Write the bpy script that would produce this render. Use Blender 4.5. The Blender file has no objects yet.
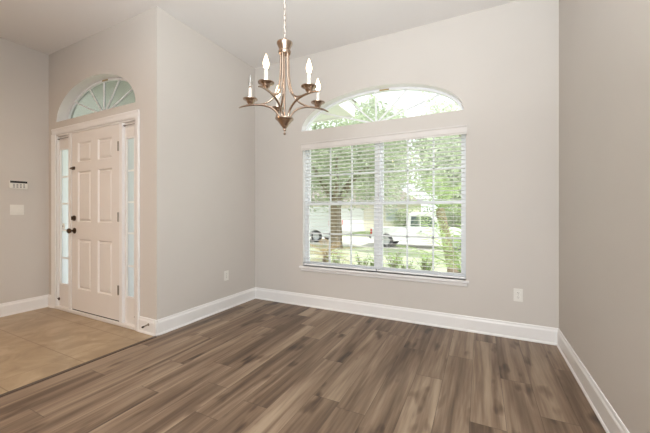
import bpy, bmesh, math, random
from mathutils import Vector, Matrix, Euler
random.seed(7)
PI = math.pi
S = bpy.context.scene
COL = S.collection

# ------------------------------------------------------------------ camera
cam_d = bpy.data.cameras.new('camera')
cam_d.lens = 17.24
cam_d.sensor_width = 36.0
cam_d.shift_y = -0.0068
cam_d.clip_start = 0.05
cam_d.clip_end = 400
cam = bpy.data.objects.new('camera', cam_d)
cam.location = (0, 0, 1.152)
cam.rotation_euler = (PI/2, 0, 0.46273)
COL.objects.link(cam)
S.camera = cam

# ------------------------------------------------------------------ world, sun, lights, exposure
SKY_STRENGTH = 1.8
SUN_STRENGTH = 5.2
REAR_POWER = 33.0
SIDE_POWER = 34.0
BOUNCE_POWER = 88.0
FOYER_POWER = 29.0
w = bpy.data.worlds.new('sky')
S.world = w
w.use_nodes = True
nt = w.node_tree
bg = nt.nodes['Background']
bg.inputs['Color'].default_value = (0.93, 0.97, 1.0, 1)
bg.inputs['Strength'].default_value = SKY_STRENGTH

def light(name, kind, loc, rot, energy, color=(1, 1, 1), size=None, size_y=None, angle=None):
    d = bpy.data.lights.new(name, kind)
    d.energy = energy
    d.color = color
    if size:
        d.size = size
    if size_y:
        d.shape = 'RECTANGLE'
        d.size_y = size_y
    if angle is not None:
        d.angle = angle
    o = bpy.data.objects.new(name, d)
    o.location = loc
    o.rotation_euler = rot
    COL.objects.link(o)
    return o

sun_dir = Vector((-0.55, 0.22, -0.80)).normalized()
sun = light('sun', 'SUN', (12, -8, 20), sun_dir.to_track_quat('-Z', 'Y').to_euler(), SUN_STRENGTH, (1.0, 0.97, 0.92), angle=0.02)
# added fill lights behind and beside the camera; the walls there are closed
light('rear_fill', 'AREA', (0.24, -2.6, 1.7), (PI/2, 0, math.radians(6)), REAR_POWER, (0.905, 0.96, 1.0), size=0.6, size_y=1.8).data.spread = math.radians(105)
light('side_fill', 'AREA', (0.50, 0.1, 1.6), (PI/2, 0, math.radians(58)), SIDE_POWER, (0.905, 0.96, 1.0), size=1.2, size_y=1.6)
# added fill light thrown up at the ceiling from behind the camera
light('ceiling_bounce', 'AREA', (-0.3, -0.6, 1.3), (math.radians(160), 0, 0.10), BOUNCE_POWER, (0.905, 0.96, 1.0), size=1.2, size_y=1.2).data.spread = math.radians(125)
# warm ceiling lamp of the foyer, out of the picture
light('foyer_lamp', 'AREA', (-3.7, -0.6, 2.9), (0, 0, 0), FOYER_POWER, (1.0, 0.61, 0.31), size=0.4, size_y=0.4)

vs = S.view_settings
S.display_settings.display_device = 'sRGB'
vs.view_transform = 'Standard'
vs.look = 'None'
vs.exposure = 0.0
vs.gamma = 1.0
vs.use_curve_mapping = False

# ------------------------------------------------------------------ materials
def lin(c):
    r = []
    for v in c:
        v = v/255.0
        r.append(v/12.92 if v <= 0.04045 else ((v+0.055)/1.055)**2.4)
    return (r[0], r[1], r[2], 1.0)

class NT:
    def __init__(self, m):
        self.t = m.node_tree
    def n(self, kind, **kw):
        nd = self.t.nodes.new(kind)
        for k, v in kw.items():
            setattr(nd, k, v)
        return nd
    def l(self, a, b):
        self.t.links.new(a, b)
    def math(self, op, a, b=None):
        nd = self.n('ShaderNodeMath', operation=op)
        for i, v in enumerate((a, b)):
            if v is None:
                continue
            if isinstance(v, (int, float)):
                nd.inputs[i].default_value = v
            else:
                self.l(v, nd.inputs[i])
        return nd.outputs[0]
    def ramp(self, fac, stops):
        nd = self.n('ShaderNodeValToRGB')
        el = nd.color_ramp.elements
        el[0].position, el[0].color = stops[0]
        el[1].position, el[1].color = stops[-1]
        for p, c in stops[1:-1]:
            e = el.new(p)
            e.color = c
        self.l(fac, nd.inputs[0])
        return nd.outputs[0]

def mat(name, rgb, rough=0.5, metal=0.0, noise=None, bump=None, spec=None, sss=None):
    """principled; noise=(scale, amount) varies the colour, bump=(scale, strength)"""
    m = bpy.data.materials.new(name)
    m.use_nodes = True
    p = m.node_tree.nodes['Principled BSDF']
    c = lin(rgb)
    p.inputs['Base Color'].default_value = c
    p.inputs['Roughness'].default_value = rough
    p.inputs['Metallic'].default_value = metal
    if spec is not None:
        p.inputs['Specular IOR Level'].default_value = spec
    N = NT(m)
    if noise or bump:
        tc = N.n('ShaderNodeTexCoord')
    if noise:
        nz = N.n('ShaderNodeTexNoise')
        nz.inputs['Scale'].default_value = noise[0]
        nz.inputs['Detail'].default_value = 4
        N.l(tc.outputs['Object'], nz.inputs['Vector'])
        a = noise[1]
        lo = tuple(max(0, v*(1-a)) for v in c[:3])+(1,)
        hi = tuple(min(1, v*(1+a)) for v in c[:3])+(1,)
        N.l(N.ramp(nz.outputs[0], [(0.3, lo), (0.7, hi)]), p.inputs['Base Color'])
    if bump:
        nb = N.n('ShaderNodeTexNoise')
        nb.inputs['Scale'].default_value = bump[0]
        nb.inputs['Detail'].default_value = 3
        N.l(tc.outputs['Object'], nb.inputs['Vector'])
        b = N.n('ShaderNodeBump')
        b.inputs['Strength'].default_value = bump[1]
        b.inputs['Distance'].default_value = 0.002
        N.l(nb.outputs[0], b.inputs['Height'])
        N.l(b.outputs[0], p.inputs['Normal'])
    return m

def glass_mat(name, tint=(1, 1, 1), gloss=0.06):
    m = bpy.data.materials.new(name)
    m.use_nodes = True
    N = NT(m)
    for x in list(m.node_tree.nodes):
        m.node_tree.nodes.remove(x)
    out = N.n('ShaderNodeOutputMaterial')
    tr = N.n('ShaderNodeBsdfTransparent')
    tr.inputs[0].default_value = (*tint, 1)
    gl = N.n('ShaderNodeBsdfGlossy')
    gl.inputs['Roughness'].default_value = 0.02
    mx = N.n('ShaderNodeMixShader')
    mx.inputs[0].default_value = gloss
    N.l(tr.outputs[0], mx.inputs[1])
    N.l(gl.outputs[0], mx.inputs[2])
    N.l(mx.outputs[0], out.inputs['Surface'])
    return m

def emit_mat(name, rgb, strength):
    m = mat(name, rgb, 0.4)
    p = m.node_tree.nodes['Principled BSDF']
    p.inputs['Emission Color'].default_value = lin(rgb)
    p.inputs['Emission Strength'].default_value = strength
    return m

def leaf_mat(name, rgb, scale, amount):
    """thin leaf: reflects and lets part of the light through"""
    m = mat(name, rgb, 0.6, noise=(scale, amount), spec=0.3)
    N = NT(m)
    nodes = m.node_tree.nodes
    p = nodes['Principled BSDF']
    out = nodes['Material Output']
    src = p.inputs['Base Color'].links[0].from_socket
    tl = N.n('ShaderNodeBsdfTranslucent')
    N.l(src, tl.inputs['Color'])
    mx = N.n('ShaderNodeMixShader')
    mx.inputs[0].default_value = 0.45
    N.l(p.outputs[0], mx.inputs[1])
    N.l(tl.outputs[0], mx.inputs[2])
    N.l(mx.outputs[0], out.inputs['Surface'])
    return m

def frosted_mat(name):
    m = glass_mat(name, (0.95, 0.96, 1.0), 0.04)
    N = NT(m)
    nodes = m.node_tree.nodes
    out = [x for x in nodes if x.type == 'OUTPUT_MATERIAL'][0]
    src = out.inputs['Surface'].links[0].from_socket
    tl = N.n('ShaderNodeBsdfTranslucent')
    tl.inputs['Color'].default_value = (0.93, 0.96, 1.0, 1)
    mx = N.n('ShaderNodeMixShader')
    mx.inputs[0].default_value = 0.72
    N.l(src, mx.inputs[1])
    N.l(tl.outputs[0], mx.inputs[2])
    N.l(mx.outputs[0], out.inputs['Surface'])
    return m

def wood_floor_mat():
    m = bpy.data.materials.new('vinyl_plank')
    m.use_nodes = True
    N = NT(m)
    p = m.node_tree.nodes['Principled BSDF']
    tc = N.n('ShaderNodeTexCoord')
    sp = N.n('ShaderNodeSeparateXYZ')
    N.l(tc.outputs['Object'], sp.inputs[0])
    x, y = sp.outputs[0], sp.outputs[1]
    W, L = 0.178, 1.22
    xs = N.math('DIVIDE', N.math('ADD', x, 10.02), W)
    row = N.math('FLOOR', xs)
    fx = N.math('FRACT', xs)
    wr = N.n('ShaderNodeTexWhiteNoise', noise_dimensions='1D')
    N.l(row, wr.inputs['W'])
    ys = N.math('ADD', N.math('DIVIDE', N.math('ADD', y, 20.0), L), wr.outputs['Value'])
    col = N.math('FLOOR', ys)
    fy = N.math('FRACT', ys)
    cid = N.n('ShaderNodeCombineXYZ')
    N.l(row, cid.inputs[0])
    N.l(col, cid.inputs[1])
    wn = N.n('ShaderNodeTexWhiteNoise', noise_dimensions='2D')
    N.l(cid.outputs[0], wn.inputs['Vector'])
    # grain coordinates: each plank its own offset, stretched along the plank
    gx = N.math('ADD', N.math('MULTIPLY', x, 1.0), N.math('MULTIPLY', wn.outputs['Value'], 37.0))
    gy = N.math('ADD', N.math('MULTIPLY', y, 0.05), N.math('MULTIPLY', wn.outputs['Value'], 91.0))
    gv = N.n('ShaderNodeCombineXYZ')
    N.l(gx, gv.inputs[0])
    N.l(gy, gv.inputs[1])
    big = N.n('ShaderNodeTexNoise')
    big.inputs['Scale'].default_value = 10.0
    big.inputs['Detail'].default_value = 3
    big.inputs['Distortion'].default_value = 0.9
    N.l(gv.outputs[0], big.inputs['Vector'])
    fine = N.n('ShaderNodeTexNoise')
    fine.inputs['Scale'].default_value = 70.0
    fine.inputs['Detail'].default_value = 5
    N.l(gv.outputs[0], fine.inputs['Vector'])
    # knots / cloudy dark patches, less stretched
    kv = N.n('ShaderNodeCombineXYZ')
    N.l(gx, kv.inputs[0])
    N.l(N.math('ADD', N.math('MULTIPLY', y, 0.33), N.math('MULTIPLY', wn.outputs['Value'], 53.0)), kv.inputs[1])
    kn = N.n('ShaderNodeTexNoise')
    kn.inputs['Scale'].default_value = 8.0
    kn.inputs['Detail'].default_value = 2
    N.l(kv.outputs[0], kn.inputs['Vector'])
    base = N.math('ADD', N.math('MULTIPLY', big.outputs[0], 0.74), N.math('MULTIPLY', fine.outputs[0], 0.22))
    base = N.math('ADD', base, N.math('MULTIPLY', wn.outputs['Value'], 0.10))
    kd = N.math('MULTIPLY', N.math('MAXIMUM', N.math('SUBTRACT', kn.outputs[0], 0.60), 0.0), 1.7)
    base = N.math('SUBTRACT', base, kd)
    colr = N.ramp(base, [(0.28, lin((66, 52, 42))), (0.42, lin((100, 81, 65))), (0.54, lin((130, 109, 90))), (0.70, lin((164, 144, 122)))])
    # seams
    ex = N.math('MINIMUM', fx, N.math('SUBTRACT', 1.0, fx))
    ey = N.math('MINIMUM', fy, N.math('SUBTRACT', 1.0, fy))
    sx = N.math('LESS_THAN', ex, 0.008)
    sy = N.math('LESS_THAN', ey, 0.0016)
    sm = N.math('MULTIPLY', N.math('MAXIMUM', sx, sy), 0.55)
    mx = N.n('ShaderNodeMixRGB')
    mx.inputs[2].default_value = lin((60, 48, 40))
    N.l(sm, mx.inputs[0])
    N.l(colr, mx.inputs[1])
    N.l(mx.outputs[0], p.inputs['Base Color'])
    p.inputs['Roughness'].default_value = 0.42
    p.inputs['Specular IOR Level'].default_value = 0.35
    b = N.n('ShaderNodeBump')
    b.inputs['Strength'].default_value = 0.15
    b.inputs['Distance'].default_value = 0.002
    N.l(N.math('SUBTRACT', fine.outputs[0], sm), b.inputs['Height'])
    N.l(b.outputs[0], p.inputs['Normal'])
    return m

def tile_mat():
    m = bpy.data.materials.new('tan_tile')
    m.use_nodes = True
    N = NT(m)
    p = m.node_tree.nodes['Principled BSDF']
    tc = N.n('ShaderNodeTexCoord')
    sp = N.n('ShaderNodeSeparateXYZ')
    N.l(tc.outputs['Object'], sp.inputs[0])
    T = 0.43
    fx = N.math('FRACT', N.math('DIVIDE', N.math('ADD', sp.outputs[0], 20.13), T*2))
    fy = N.math('FRACT', N.math('DIVIDE', N.math('ADD', sp.outputs[1], 21.5-1.31), T))
    ex = N.math('MINIMUM', fx, N.math('SUBTRACT', 1.0, fx))
    ey = N.math('MINIMUM', fy, N.math('SUBTRACT', 1.0, fy))
    g = N.math('MAXIMUM', N.math('LESS_THAN', ex, 0.0025), N.math('LESS_THAN', ey, 0.008))
    nz = N.n('ShaderNodeTexNoise')
    nz.inputs['Scale'].default_value = 4.5
    nz.inputs['Detail'].default_value = 6
    nz.inputs['Distortion'].default_value = 1.2
    N.l(tc.outputs['Object'], nz.inputs['Vector'])
    c = N.ramp(nz.outputs[0], [(0.3, lin((150, 127, 97))), (0.5, lin((166, 143, 112))), (0.72, lin((184, 163, 134)))])
    mx = N.n('ShaderNodeMixRGB')
    mx.inputs[2].default_value = lin((128, 102, 74))
    N.l(N.math('MULTIPLY', g, 0.75), mx.inputs[0])
    N.l(c, mx.inputs[1])
    N.l(mx.outputs[0], p.inputs['Base Color'])
    p.inputs['Roughness'].default_value = 0.32
    b = N.n('ShaderNodeBump')
    b.inputs['Strength'].default_value = 0.3
    b.inputs['Distance'].default_value = 0.002
    b.invert = True
    N.l(g, b.inputs['Height'])
    N.l(b.outputs[0], p.inputs['Normal'])
    return m

M = {}
M['wall'] = mat('beige_wall_paint', (211, 205, 198), 0.75, noise=(1.5, 0.015), bump=(160, 0.08), spec=0.25)
M['ceiling'] = mat('white_ceiling_paint', (236, 233, 230), 0.85, bump=(60, 0.25), spec=0.2)
M['trim'] = mat('white_trim_paint', (240, 238, 236), 0.35, noise=(8, 0.01))
M['door'] = mat('white_door_paint', (234, 229, 224), 0.4, noise=(6, 0.012))
M['vinyl'] = mat('white_vinyl', (238, 239, 241), 0.4, noise=(10, 0.01))
M['blind'] = mat('white_blind_slat', (238, 238, 238), 0.45, noise=(12, 0.012))
M['valance'] = mat('shaded_white_valance', (222, 217, 212), 0.5, noise=(12, 0.012))  # blind white darkened in colour for the backlit shade on the valance
M['cord'] = mat('white_cord', (232, 232, 230), 0.8, noise=(200, 0.05))
M['glass'] = glass_mat('window_glass', (0.97, 0.985, 0.98), 0.03)
M['transom'] = glass_mat('dimmed_transom_glass', (0.72, 0.735, 0.72), 0.03)  # glass darkened to tone down the bright porch seen through it
M['obscure'] = frosted_mat('sidelight_glass')
M['wood'] = wood_floor_mat()
M['tile'] = tile_mat()
M['strip'] = mat('dark_transition_strip', (78, 62, 50), 0.45, noise=(30, 0.15))
M['nickel'] = mat('brushed_nickel', (182, 163, 147), 0.25, 1.0, noise=(80, 0.05))
M['bronze'] = mat('aged_bronze', (92, 76, 62), 0.35, 0.9, noise=(60, 0.1))
M['steel'] = mat('satin_steel', (150, 142, 132), 0.35, 0.9, noise=(60, 0.06))
M['candle'] = mat('white_candle_sleeve', (224, 219, 210), 0.5, noise=(40, 0.02))
M['bulb_on'] = emit_mat('lit_bulb', (255, 224, 184), 11.0)
M['bulb_off'] = glass_mat('clear_bulb_glass', (0.93, 0.93, 0.92), 0.16)
M['plastic'] = mat('white_plastic', (236, 233, 226), 0.4, noise=(30, 0.01))
M['slot'] = mat('dark_slot', (60, 56, 52), 0.6, noise=(30, 0.05))
M['screen'] = mat('dark_screen', (34, 32, 34), 0.2, noise=(20, 0.05))
M['key'] = mat('grey_key', (150, 148, 146), 0.5, noise=(30, 0.04))
M['label'] = mat('tan_sticker', (170, 150, 104), 0.6, noise=(40, 0.12))
# outdoors
M['grass'] = mat('mown_grass', (178, 184, 156), 0.95, noise=(3, 0.22), spec=0.1)
M['grass_far'] = mat('far_grass', (150, 165, 118), 0.95, noise=(3, 0.25), spec=0.1)
M['mulch'] = mat('pale_mulch', (206, 198, 182), 0.95, noise=(14, 0.3), spec=0.1)
M['concrete'] = mat('pale_concrete', (214, 210, 202), 0.9, noise=(2, 0.05))
M['asphalt'] = mat('worn_asphalt', (160, 160, 158), 0.95, noise=(5, 0.08))
M['stucco'] = mat('pale_stucco', (228, 220, 206), 0.9, noise=(6, 0.03), bump=(80, 0.3))
M['stucco2'] = mat('cream_stucco', (220, 206, 184), 0.9, noise=(6, 0.04), bump=(80, 0.3))
M['soffit'] = mat('white_soffit', (232, 232, 230), 0.7, noise=(5, 0.01))
M['shingle'] = mat('grey_shingle', (140, 132, 124), 0.9, noise=(12, 0.2))
M['carpaint'] = mat('white_car_paint', (240, 241, 243), 0.25, noise=(3, 0.01))
M['carglass'] = mat('dark_car_glass', (84, 96, 98), 0.1, noise=(4, 0.1))
M['palepane'] = mat('pale_window_pane', (186, 194, 196), 0.15, noise=(4, 0.05))
M['tyre'] = mat('black_tyre', (84, 84, 86), 0.8, noise=(20, 0.1))
M['rim'] = mat('silver_rim', (196, 198, 200), 0.35, 0.6, noise=(20, 0.04))
M['bumper'] = mat('grey_bumper', (120, 122, 124), 0.5, noise=(20, 0.05))
M['red'] = mat('red_tail_lens', (190, 40, 44), 0.25, noise=(20, 0.08))
M['headlamp'] = mat('clear_headlamp', (214, 218, 220), 0.15, noise=(20, 0.03))
M['bark'] = mat('grey_bark', (134, 120, 102), 0.95, noise=(9, 0.3), bump=(30, 0.8))
M['palmbark'] = mat('palm_bark', (132, 117, 100), 0.95, noise=(14, 0.3), bump=(40, 0.8))
M['leaf'] = leaf_mat('hazed_oak_leaf', (186, 196, 168), 0.9, 0.35)  # leaf greens paled in colour to imitate the hazy, washed-out view
M['leaf2'] = leaf_mat('hazed_light_leaf', (204, 210, 192), 0.9, 0.35)
M['leaf3'] = leaf_mat('hazed_pale_leaf', (216, 223, 202), 0.9, 0.3)
M['frond'] = leaf_mat('palm_frond', (168, 188, 130), 2, 0.3)
M['dry'] = leaf_mat('dry_frond', (172, 148, 114), 6, 0.3)
M['shrub'] = leaf_mat('shrub_leaf', (164, 190, 124), 5, 0.4)

# ------------------------------------------------------------------ mesh helpers
class MB:
    """collects shapes into one bmesh"""
    def __init__(self):
        self.b = bmesh.new()
    def box(self, x0, x1, y0, y1, z0, z1, bev=0.0):
        r = bmesh.ops.create_cube(self.b, size=1.0)
        vs_ = r['verts']
        for v in vs_:
            v.co = Vector(((x0+x1)/2+v.co.x*(x1-x0), (y0+y1)/2+v.co.y*(y1-y0), (z0+z1)/2+v.co.z*(z1-z0)))
        if bev:
            ed = list({e for v in vs_ for e in v.link_edges})
            bmesh.ops.bevel(self.b, geom=ed, offset=bev, segments=2, affect='EDGES')
        return self
    def quad(self, *pts):
        self.b.faces.new([self.b.verts.new(p) for p in pts])
        return self
    def prism(self, poly, axis, a0, a1):
        """poly: 2D outline; axis 'y': (x,z) outline extruded over y; 'x': (y,z); 'z': (x,y)"""
        def P(p, a):
            return {'y': (p[0], a, p[1]), 'x': (a, p[0], p[1]), 'z': (p[0], p[1], a)}[axis]
        A = [self.b.verts.new(P(p, a0)) for p in poly]
        B = [self.b.verts.new(P(p, a1)) for p in poly]
        n = len(poly)
        self.b.faces.new(A)
        self.b.faces.new(B[::-1])
        for i in range(n):
            self.b.faces.new((A[i], B[i], B[(i+1) % n], A[(i+1) % n]))
        return self
    def tube(self, pts, r, seg=10, caps=True, closed=False):
        pts = [Vector(p) for p in pts]
        n = len(pts)
        rad = r if isinstance(r, (list, tuple)) else [r]*n
        rings = []
        up = None
        for i, p in enumerate(pts):
            if closed:
                t = pts[(i+1) % n]-pts[i-1]
            else:
                t = pts[min(i+1, n-1)]-pts[max(i-1, 0)]
            t.normalize()
            if up is None:
                up = t.orthogonal().normalized()
            up = (up-t*up.dot(t))
            if up.length < 1e-6:
                up = t.orthogonal()
            up.normalize()
            sd = t.cross(up)
            rings.append([self.b.verts.new(p+(up*math.cos(2*PI*k/seg)+sd*math.sin(2*PI*k/seg))*rad[i]) for k in range(seg)])
        for i in range(n if closed else n-1):
            a, c = rings[i], rings[(i+1) % n]
            for k in range(seg):
                self.b.faces.new((a[k], a[(k+1) % seg], c[(k+1) % seg], c[k]))
        if caps and not closed:
            self.b.faces.new(rings[0][::-1])
            self.b.faces.new(rings[-1])
        return self
    def lathe(self, prof, c=(0, 0, 0), seg=24, axis='z'):
        c = Vector(c)
        rings = []
        for r, h in prof:
            ring = []
            for k in range(seg):
                a = 2*PI*k/seg
                u, v = max(r, 1e-5)*math.cos(a), max(r, 1e-5)*math.sin(a)
                o = {'z': (u, v, h), 'y': (u, h, v), 'x': (h, u, v)}[axis]
                ring.append(self.b.verts.new(c+Vector(o)))
            rings.append(ring)
        for i in range(len(rings)-1):
            a, d = rings[i], rings[i+1]
            for k in range(seg):
                self.b.faces.new((a[k], a[(k+1) % seg], d[(k+1) % seg], d[k]))
        return self
    def build(self, name, m, parent=None, smooth=False, loc=None, bevel=0.0):
        bmesh.ops.remove_doubles(self.b, verts=self.b.verts, dist=1e-6)
        bmesh.ops.recalc_face_normals(self.b, faces=self.b.faces)
        me = bpy.data.meshes.new(name)
        self.b.to_mesh(me)
        self.b.free()
        me.materials.append(m)
        if smooth:
            for p in me.polygons:
                p.use_smooth = True
            me.set_sharp_from_angle(angle=math.radians(40))
        o = bpy.data.objects.new(name, me)
        COL.objects.link(o)
        if parent:
            o.parent = parent
        if loc:
            o.location = loc
        if bevel:
            md = o.modifiers.new('bevel', 'BEVEL')
            md.width = bevel
            md.segments = 2
            md.limit_method = 'ANGLE'
        return o

def tag(o, label, cat, group=None, kind=None):
    o['label'] = label
    o['category'] = cat
    if group:
        o['group'] = group
    if kind:
        o['kind'] = kind
    return o

def struct(o):
    o['kind'] = 'structure'
    return o

def thing(name, loc=(0, 0, 0), rz=0.0, label=None, cat=None, group=None, kind=None):
    o = bpy.data.objects.new(name, None)
    o.empty_display_size = 0.1
    o.location = loc
    o.rotation_euler = (0, 0, rz)
    COL.objects.link(o)
    if label:
        tag(o, label, cat, group)
    if kind:
        o['kind'] = kind
    return o

def copy_tree(o, parent=None):
    c = o.copy()
    COL.objects.link(c)
    if parent:
        c.parent = parent
    for ch in o.children:
        copy_tree(ch, c)
    return c

def spline(pts, n=8):
    """catmull-rom through pts"""
    P = [Vector(p) for p in pts]
    P = [P[0]*2-P[1]]+P+[P[-1]*2-P[-2]]
    out = []
    for i in range(1, len(P)-2):
        a, b, c, d = P[i-1:i+3]
        for k in range(n):
            t = k/n
            out.append(0.5*((2*b)+(c-a)*t+(2*a-5*b+4*c-d)*t*t+(3*b-a-3*c+d)*t**3))
    out.append(P[-2])
    return out

# ------------------------------------------------------------------ room shell
D = 3.317        # window wall
DF = 1.8985      # front-door wall
XL, XR, XF = -2.702, 0.610, -4.722
ZC = 3.075
YB = -3.3        # how far the open-plan room is built behind the camera
TW = 0.15

def arch(cx, a, b, z0):
    return lambda x: z0+b*math.sqrt(max(0.0, 1-((x-cx)/a)**2))

def wall_y(name, x0, x1, y, t, holes):
    """wall in an XZ plane from y to y+t; holes = (xa, xb, zlo, zhi) with zhi a number or a function (arched head)"""
    br = {x0, x1}
    for xa, xb, zl, zh in holes:
        br |= {xa, xb}
        if callable(zh):
            n = 48
            for i in range(n+1):
                br.add((xa+xb)/2-(xb-xa)/2*math.cos(PI*i/n))
    br = sorted(br)
    xs = [br[0]]
    for v in br[1:]:
        if v-xs[-1] > 1e-5:
            xs.append(v)
    b = MB()
    for xa, xb in zip(xs, xs[1:]):
        xm = (xa+xb)/2
        cuts = []
        for ha, hb, zl, zh in holes:
            if ha < xm < hb:
                f = zh if callable(zh) else (lambda q, z=zh: z)
                cuts.append((zl, f))
        cuts.sort(key=lambda c: c[0])
        lo = lambda q: 0.0
        for zl, f in cuts+[(ZC, None)]:
            la, lb = lo(xa), lo(xb)
            if zl > max(la, lb)+1e-6 or f is None:
                for yy in (y, y+t):
                    b.quad((xa, yy, la), (xb, yy, lb), (xb, yy, zl), (xa, yy, zl))
            if f is not None:
                if zl > 1e-6:
                    b.quad((xa, y, zl), (xb, y, zl), (xb, y+t, zl), (xa, y+t, zl))
                b.quad((xa, y, f(xa)), (xb, y, f(xb)), (xb, y+t, f(xb)), (xa, y+t, f(xa)))
                b.b.faces.ensure_lookup_table()
                b.b.faces[-1].material_index = 1
                lo = f
    for ha, hb, zl, zh in holes:
        for hx in (ha, hb):
            zt = zh(hx) if callable(zh) else zh
            if zt-zl > 1e-4:
                b.quad((hx, y, zl), (hx, y+t, zl), (hx, y+t, zt), (hx, y, zt))
                b.b.faces.ensure_lookup_table()
                b.b.faces[-1].material_index = 1
    o = struct(b.build(name, M['wall']))
    o.data.materials.append(M['trim'])
    return o

WIN = (-1.960, -0.125, 0.490, 1.990)
A1 = dict(cx=-1.063, a=0.917, b=0.388, z0=2.150)
DO = (-4.555, -2.952-0.066, 0.0, 2.080)
A2 = dict(cx=-3.779, a=0.758, b=0.402, z0=2.228)
f1 = arch(**A1)
f2 = arch(**A2)
wall_y('wall_window', XL, XR, D, TW, [WIN, (A1['cx']-A1['a'], A1['cx']+A1['a'], A1['z0'], f1)])
wall_y('wall_entry', XF, XL-TW, DF, TW, [DO, (A2['cx']-A2['a'], A2['cx']+A2['a'], A2['z0'], f2)])
struct(MB().box(XL-TW, XL, DF, D+TW, 0, ZC).build('wall_left', M['wall']))
struct(MB().box(XR, XR+TW, YB, D+TW, 0, ZC).build('wall_right', M['wall']))
struct(MB().box(XF-TW, XF, YB, DF+TW, 0, ZC).build('wall_foyer', M['wall']))
struct(MB().box(XF-TW, XR+TW, YB-TW, YB, 0, ZC).build('wall_rear', M['wall']))
struct(MB().box(XF-TW, XR+TW, YB, D+TW, ZC, ZC+0.12).build('ceiling', M['ceiling']))
struct(MB().box(XL, XR, YB, D, -0.05, 0.0).build('floor', M['wood']))
fl2 = struct(MB().box(XF, XL, YB, DF, -0.05, 0.0).build('floor_foyer', M['tile']))
struct(MB().prism([(XL-0.002, 0.0), (XL+0.003, 0.005), (XL+0.030, 0.005), (XL+0.035, 0.0)], 'y', YB, DF-0.022).build('trim_1', M['strip']))

# baseboards: profile (offset from wall, height)
BH = 0.1455
PROF = [(0, 0), (0.022, 0), (0.022, 0.008), (0.0185, 0.016), (0.0145, 0.019), (0.0145, BH-0.034), (0.0125, BH-0.026), (0.009, BH-0.018), (0.0075, BH-0.005), (0.005, BH), (0, BH)]
def base_x(name, x0, x1, y, sgn=-1):
    b = MB()
    b.prism([(y+sgn*o, h) for o, h in PROF], 'x', x0, x1)
    return struct(b.build(name, M['trim']))
def base_y(name, x, y0, y1, sgn):
    b = MB()
    b.prism([(x+sgn*o, h) for o, h in PROF], 'y', y0, y1)
    return struct(b.build(name, M['trim']))
base_x('baseboard_window', XL, XR, D)
base_y('baseboard_left', XL, DF-0.022, D, 1)
base_y('baseboard_right', XR, YB, D, -1)
base_y('baseboard_foyer', XF, YB, DF, 1)
base_x('baseboard_entry', DO[1]+0.066, XL+0.022, DF)
base_x('baseboard_entry_corner', XF, DO[0]-0.066, DF)

# ------------------------------------------------------------------ main window
def rect_frame(b, x0, x1, z0, z1, wd, y0, y1):
    b.box(x0, x0+wd, y0, y1, z0, z1)
    b.box(x1-wd, x1, y0, y1, z0, z1)
    b.box(x0+wd, x1-wd, y0, y1, z1-wd, z1)
    b.box(x0+wd, x1-wd, y0, y1, z0, z0+wd)

win = thing('window_1', ((WIN[0]+WIN[1])/2, D, WIN[2]), kind='structure')
wc = Vector(win.location)
def W(b, name, m, parent):
    """build in world coordinates, then hang under the window empty"""
    o = b.build(name, m, parent)
    off = Vector((0, 0, 0))
    p = parent
    while p:
        off += Vector(p.location)
        p = p.parent
    o.data.transform(Matrix.Translation(-off))
    return o
b = MB()
rect_frame(b, WIN[0], WIN[1], WIN[2], WIN[3], 0.016, D+0.062, D+0.13)
b.box(-1.044, -1.002, D+0.062, D+0.13, WIN[2]+0.016, WIN[3]-0.016)
W(b, 'window_frame', M['vinyl'], win)
MEET = 1.252
for (xa, xb) in ((WIN[0]+0.016, -1.044), (-1.002, WIN[1]-0.016)):
    for (za, zb, yy) in ((MEET-0.018, WIN[3]-0.016, D+0.10), (WIN[2]+0.016, MEET+0.018, D+0.072)):
        b = MB()
        rect_frame(b, xa, xb, za, zb, 0.030, yy, yy+0.026)
        s = W(b, 'sash', M['vinyl'], win)
        g = MB()
        for k in (1, 2):
            xm = xa+0.030+(xb-xa-0.060)*k/3
            g.box(xm-0.009, xm+0.009, yy+0.006, yy+0.018, za+0.030, zb-0.030)
        zm = (za+zb)/2
        g.box(xa+0.030, xb-0.030, yy+0.006, yy+0.018, zm-0.009, zm+0.009)
        W(g, 'muntin', M['vinyl'], s)
        W(MB().box(xa+0.030, xb-0.030, yy+0.0115, yy+0.0135, za+0.030, zb-0.030), 'glass_pane', M['glass'], s)
    # sash lock on the meeting rail
    W(MB().box((xa+xb)/2-0.03, (xa+xb)/2+0.03, D+0.060, D+0.074, MEET+0.018, MEET+0.030, 0.003), 'sash_lock', M['vinyl'], win)

# sill: stool board over an apron
b = MB()
b.box(-1.998, -0.097, D-0.036, D+0.062, 0.468, 0.490, 0.004)
b.prism([(D, 0.430), (D-0.010, 0.430), (D-0.016, 0.440), (D-0.018, 0.456), (D-0.026, 0.468), (D, 0.468)], 'x', -1.982, -0.112)
struct(b.build('trim_2', M['trim']))

# ------------------------------------------------------------------ blinds
val = thing('blind_valance', (-1.042, D, 1.905), 0, 'white moulded blind valance running across the top of the wide window', 'valance')
def V(b, name, m, parent, smooth=False):
    return W(b, name, m, parent)
b = MB()
VP = [(D-0.014, 1.906), (D-0.024, 1.906), (D-0.024, 1.918), (D-0.028, 1.926), (D-0.028, 1.972), (D-0.036, 1.984), (D-0.036, 1.994), (D-0.014, 1.994)]
b.prism(VP, 'x', -1.968, -0.116)
V(b, 'front_board', M['valance'], val)
for xs in (-1.968, -0.128):
    V(MB().box(xs, xs+0.012, D-0.014, D+0.0, 1.906, 1.994), 'end_return', M['valance'], val)

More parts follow.
